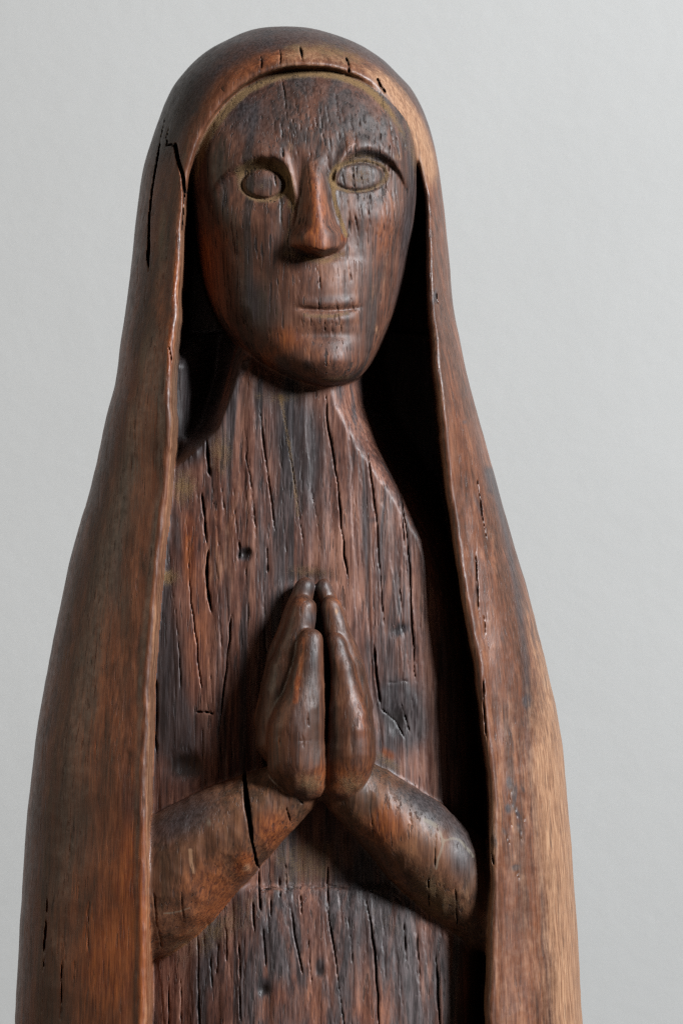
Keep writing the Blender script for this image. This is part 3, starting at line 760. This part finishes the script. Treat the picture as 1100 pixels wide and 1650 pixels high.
def wood_material(name, seed, base, alt, gloss=0.40, pore=1.0, fibre=.5):
    m, nt, bsdf = nodes_of(name); b = NB(nt)
    tc = b.n('ShaderNodeTexCoord').outputs['Object']
    off = b.n('ShaderNodeVectorMath', operation='ADD'); b.link(tc, off.inputs[0]); off.inputs[1].default_value = (seed*.37, seed*.11, seed*.23)
    P = off.outputs[0]
    grain = b.mapping(P, (1, 1, .12), (0, R(2.5), 0))
    a1 = b.n('ShaderNodeAttribute', attribute_name='mask_a'); s1 = b.n('ShaderNodeSeparateColor'); b.link(a1.outputs['Color'], s1.inputs[0])
    a2 = b.n('ShaderNodeAttribute', attribute_name='mask_b'); s2 = b.n('ShaderNodeSeparateColor'); b.link(a2.outputs['Color'], s2.inputs[0])
    crack, dust, worn = s1.outputs[0], s1.outputs[1], s1.outputs[2]
    dark, red, grey = s2.outputs[0], s2.outputs[1], s2.outputs[2]
    streak = b.noise(grain, 190, 5, .68, .3)
    fine = b.range(b.noise(b.mapping(P, (1, 1, .055), (0, R(2.5), 0)), 820, 3, .6), .5-.5*(1.15-fibre), .5+.5*(1.15-fibre), 0, 1, False)
    fib = b.noise(b.mapping(P, (1, 1, .03), (0, R(2), 0)), 2200, 2, .6)
    blot = b.noise(P, 32, 4, .6, .4)
    grit = b.noise(P, 2600, 3, .7)
    mid = b.noise(P, 260, 3, .6)
    tone = b.math('ADD', b.math('MULTIPLY', streak, .55), b.math('MULTIPLY', b.math('ADD', b.math('MULTIPLY', fine, .4), b.math('MULTIPLY', blot, .6)), .5))
    col = b.ramp(tone, [(.38, base[0]), (.51, base[1]), (.64, base[2])])
    vein = b.noise(b.mapping(P, (1, 1, .05), (0, R(3), 0)), 75, 5, .65, .5)
    col = b.mix(b.range(vein, .44, .60), col, b.mix(1.0, b.ramp(fine, [(.3, (.45, .45, .45)), (.7, (1.25, 1.25, 1.25))]), alt, 'MULTIPLY'))
    def mod(mask, n, lo=.25, hi=.75, gain=1.0):
        # a mask eaten into by grain and blotches so its border frays
        v = b.math('ADD', b.math('MULTIPLY', mask, 1.0*gain), b.math('MULTIPLY', b.math('SUBTRACT', n, .5), 1.5))
        return b.math('MULTIPLY', b.range(v, lo, hi), b.range(mask, 0.02, .22))
    streaky = b.math('ADD', b.math('MULTIPLY', streak, .6), b.math('MULTIPLY', blot, .4))
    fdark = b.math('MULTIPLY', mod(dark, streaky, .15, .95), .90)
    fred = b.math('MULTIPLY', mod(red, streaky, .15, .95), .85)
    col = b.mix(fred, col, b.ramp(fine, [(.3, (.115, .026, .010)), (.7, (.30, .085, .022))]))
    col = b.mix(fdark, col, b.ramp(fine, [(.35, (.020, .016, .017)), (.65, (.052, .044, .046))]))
    fworn = mod(worn, b.math('ADD', b.math('MULTIPLY', streak, .7), b.math('MULTIPLY', mid, .3)), .18, .95)
    col = b.mix(fworn, col, b.ramp(fine, [(.3, (.185, .085, .043)), (.55, (.315, .165, .090)), (.75, (.40, .235, .135))]))
    fgrey = mod(grey, b.math('ADD', b.math('MULTIPLY', streak, .5), b.math('MULTIPLY', mid, .5)), .25, 1.0)
    fgrey = b.math('MULTIPLY', fgrey, .40)
    col = b.mix(fgrey, col, (.235, .205, .150))
    fdust = mod(dust, b.math('ADD', b.math('MULTIPLY', grit, .6), b.math('MULTIPLY', mid, .4)), .2, .9)
    col = b.mix(b.math('MULTIPLY', fdust, .88), col, b.ramp(grit, [(.3, (.085, .046, .018)), (.7, (.27, .165, .070))]))
    # pores: short open vessels along the grain
    pn = b.noise(b.mapping(P, (1, 1, .075), (0, R(5), 0)), 640, 2.5, .55)
    zone = b.range(b.noise(P, 70, 2), .35, .65, .35, 1)
    pores = b.math('MULTIPLY', b.range(pn, .60, .655), b.math('MULTIPLY', zone, pore))
    col = b.mix(b.math('MULTIPLY', pores, .85), col, (.012, .008, .007))
    col = b.mix(b.math('MULTIPLY', b.range(crack, .12, .85), .85), col, (.009, .006, .005))
    col = b.mix(b.math('MULTIPLY', b.range(fib, .45, .7), .22), col, (.02, .012, .01))
    b.link(col, bsdf.inputs['Base Color'])
    ro = b.math('ADD', gloss, b.math('MULTIPLY', b.math('SUBTRACT', mid, .5), .35))
    ro = b.math('ADD', ro, b.math('MULTIPLY', fdust, .45)); ro = b.math('ADD', ro, b.math('MULTIPLY', fworn, .14)); ro = b.math('ADD', ro, b.math('MULTIPLY', fgrey, .15))
    ro = b.math('ADD', ro, b.math('MULTIPLY', pores, .3), True)
    b.link(ro, bsdf.inputs['Roughness'])
    bsdf.inputs['Specular IOR Level'].default_value = .42
    h = b.math('MULTIPLY', b.math('SUBTRACT', 0.0, pores), 1.6)
    h = b.math('ADD', h, b.math('MULTIPLY', fine, .55)); h = b.math('ADD', h, b.math('MULTIPLY', fib, .30)); h = b.math('ADD', h, b.math('MULTIPLY', mid, .45))
    h = b.math('ADD', h, b.math('MULTIPLY', b.math('MULTIPLY', grit, fdust), 1.3)); h = b.math('ADD', h, b.math('MULTIPLY', streak, .8))
    bp = b.n('ShaderNodeBump'); bp.inputs['Strength'].default_value = .7; bp.inputs['Distance'].default_value = .00020
    b.link(h, bp.inputs['Height']); b.link(bp.outputs[0], bsdf.inputs['Normal'])
    return m
B_MANTLE = ((.036, .015, .008), (.118, .041, .020), (.215, .084, .042))
B_FACE = ((.026, .013, .009), (.098, .039, .024), (.19, .082, .048))
B_ROBE = ((.026, .012, .010), (.125, .052, .036), (.26, .122, .082))
B_ARM = ((.034, .015, .008), (.110, .044, .022), (.21, .092, .045))
B_HAND = ((.026, .011, .007), (.080, .030, .016), (.15, .062, .032))
mat_mantle = wood_material('mantle_wood', 1, B_MANTLE, (.092, .036, .019), .43, .40, .28)
mat_robe = wood_material('robe_wood', 2, B_ROBE, (.074, .056, .055), .50, .8, .60)
mat_face = wood_material('face_wood', 3, B_FACE, (.050, .032, .027), .53, 1.0, .45)
mat_arm = wood_material('arm_wood', 4, B_ARM, (.075, .036, .019), .50, .7, .42)
mat_hand = wood_material('hand_wood', 5, B_HAND, (.060, .026, .015), .47, .5, .38)

def wall_material():
    m, nt, bsdf = nodes_of('wall_paint'); b = NB(nt)
    tc = b.n('ShaderNodeTexCoord').outputs['Object']
    roller = b.noise(tc, 330, 3, .5, .2); big = b.noise(tc, 28, 3, .5); soft = b.noise(tc, 2.2, 2)
    b.link(b.mix(b.range(soft, .3, .7), (.475, .470, .457), (.50, .495, .482)), bsdf.inputs['Base Color'])
    bsdf.inputs['Roughness'].default_value = .75
    bp = b.n('ShaderNodeBump'); bp.inputs['Strength'].default_value = .5; bp.inputs['Distance'].default_value = .0016
    b.link(b.math('ADD', roller, b.math('MULTIPLY', big, .8)), bp.inputs['Height']); b.link(bp.outputs[0], bsdf.inputs['Normal'])
    return m
def table_material():
    m, nt, bsdf = nodes_of('table_wood'); b = NB(nt)
    tc = b.n('ShaderNodeTexCoord').outputs['Object']
    g = b.noise(b.mapping(tc, (.08, 1, 1)), 60, 5, .6, .4)
    b.link(b.ramp(g, [(.3, (.05, .03, .02)), (.7, (.12, .075, .045))]), bsdf.inputs['Base Color'])
    bsdf.inputs['Roughness'].default_value = .55
    return m

# ------------------------------------------------------------------ objects
def link_mesh(name, V_, F_, mat, parent, normals=None, masks=None, tri=False):
    me = bpy.data.meshes.new(name)
    n = F_.shape[1]
    me.vertices.add(len(V_)); me.vertices.foreach_set('co', np.ascontiguousarray(V_, np.float32).ravel())
    me.loops.add(F_.size); me.loops.foreach_set('vertex_index', np.ascontiguousarray(F_, np.int32).ravel())
    me.polygons.add(len(F_)); me.polygons.foreach_set('loop_start', np.arange(0, F_.size, n, dtype=np.int32))
    me.update(calc_edges=True); me.validate()
    me.polygons.foreach_set('use_smooth', np.ones(len(me.polygons), bool))
    if masks is not None:
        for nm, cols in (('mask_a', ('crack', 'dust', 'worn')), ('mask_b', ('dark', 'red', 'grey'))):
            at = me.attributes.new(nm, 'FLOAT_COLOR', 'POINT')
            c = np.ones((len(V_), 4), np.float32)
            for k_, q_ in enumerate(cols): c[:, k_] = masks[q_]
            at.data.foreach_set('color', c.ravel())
    if normals is not None:
        me.normals_split_custom_set_from_vertices(normals.astype(np.float32))
    me.materials.append(mat)
    o = bpy.data.objects.new(name, me); coll.objects.link(o)
    if parent: o.parent = parent
    return o
def cut_part(name, labs, mat, parent, extra=None):
    f = Q[np.isin(qlab, labs)]
    ids, inv = np.unique(f, return_inverse=True)
    f = inv.reshape(-1, 4); v = V[ids]; n = N[ids]; mk = {k: A[k][ids] for k in A}
    if extra is not None:
        ev, ef, en, em = extra
        f = np.vstack([f, ef+len(v)]); v = np.vstack([v, ev]); n = np.vstack([n, en]); mk = {k: np.r_[mk[k], em[k]] for k in A}
    return link_mesh(name, v, f, mat, parent, n, mk)

statue = bpy.data.objects.new('wooden_statue', None); coll.objects.link(statue)
statue.empty_display_size = .1
statue['label'] = 'dark brown carved wooden statue of a veiled woman with her hands pressed together in prayer'
statue['category'] = 'statue'

# rear half of the mantle and its foot below the picture, a coarser loft of the same log
def loft():
    py_front = np.r_[np.linspace(47.6, 140, 40), np.linspace(150, 1712, 130)]
    zz = ZC + (825-py_front)*S
    xc, a, b_ = log_slice(py_front); pw = log_power(py_front)
    sp = lambda v, p: math.copysign(abs(v)**(2/p), v)
    th = np.linspace(-0.10, math.pi+0.10, 61)
    a = a*.992; b_ = b_*.992
    Vv = []
    for i in range(len(zz)):
        for t_ in th:
            Vv.append((xc[i]-a[i]*sp(math.cos(t_), pw[i]), b_[i]*sp(math.sin(t_), pw[i]), zz[i]))
    n = len(th); F = []
    for i in range(len(zz)-1):
        for j in range(n-1):
            p = i*n+j; F.append((p, p+1, p+n+1, p+n))
    # foot: full ring carried down to the table
    base = len(Vv); ring = np.linspace(0, 2*math.pi, 97)[:-1]
    zf = [zz[-1]+.006, zz[-1]-.02, .075, .045, .012, .003, 0.0]; sc = [.985, .985, .985, .985, .985, .97, .95]
    for z_, s_ in zip(zf, sc):
        for t_ in ring: Vv.append((xc[-1]-a[-1]*s_*sp(math.cos(t_), pw[-1]), b_[-1]*s_*sp(math.sin(t_), pw[-1]), z_))
    m_ = len(ring)
    for i in range(len(zf)-1):
        for j in range(m_):
            p = base+i*m_+j; q_ = base+i*m_+(j+1) % m_; F.append((p, q_, q_+m_, p+m_))
    Vv = np.array(Vv); F = np.array(F)
    nn = vnormals(Vv, F)
    out = Vv[:, :1]*0 + nn
    cen = np.array([xc.mean(), 0]); 
    if ((Vv[:, :2]-cen)*nn[:, :2]).sum() < 0:
        F = F[:, ::-1]; nn = -nn
    mk = {k: np.zeros(len(Vv)) for k in A}; mk['dark'] += .4; mk['grey'] += .1
    return Vv, F, nn, mk
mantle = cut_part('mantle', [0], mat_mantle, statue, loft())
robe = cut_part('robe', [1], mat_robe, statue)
robe['label'] = 'purplish brown weathered robe with long vertical splits'
face = cut_part('face', [2], mat_face, statue)
for lb_ in (11, 12): cut_part('eye', [lb_], mat_face, face)
nose = cut_part('nose', [13], mat_face, face); nose['label'] = 'orange brown polished nose'
cut_part('lips', [14], mat_face, face)
for lb_ in (3, 4):
    fa = cut_part('forearm', [lb_], mat_arm, statue)
    if lb_ == 3: fa['label'] = 'forearm with a wide open split across it'
    else: fa['label'] = 'forearm with a chalky white scratch near the elbow'
for base_ in (5, 8):
    hd = cut_part('hand', [base_+1, base_+2], mat_hand, statue)
    cut_part('thumb', [base_], mat_hand, hd)

def slab(name, x0, x1, y0, y1, z0, z1, mat):
    v = np.array([(x, y, z) for x in (x0, x1) for y in (y0, y1) for z in (z0, z1)])
    f = np.array([(0,1,3,2),(4,6,7,5),(0,4,5,1),(2,3,7,6),(0,2,6,4),(1,5,7,3)])
    o = link_mesh(name, v, f, mat, None)
    o.data.polygons.foreach_set('use_smooth', np.zeros(6, bool))
    o['kind'] = 'structure'
    return o
wall = slab('wall', -3.2, 3.2, 1.05, 1.15, -0.75, 2.2, wall_material())
table = slab('table_top', -0.7, 0.7, -0.35, 0.60, -0.035, 0.0, table_material())
print('done', round(time.time()-T0, 1))
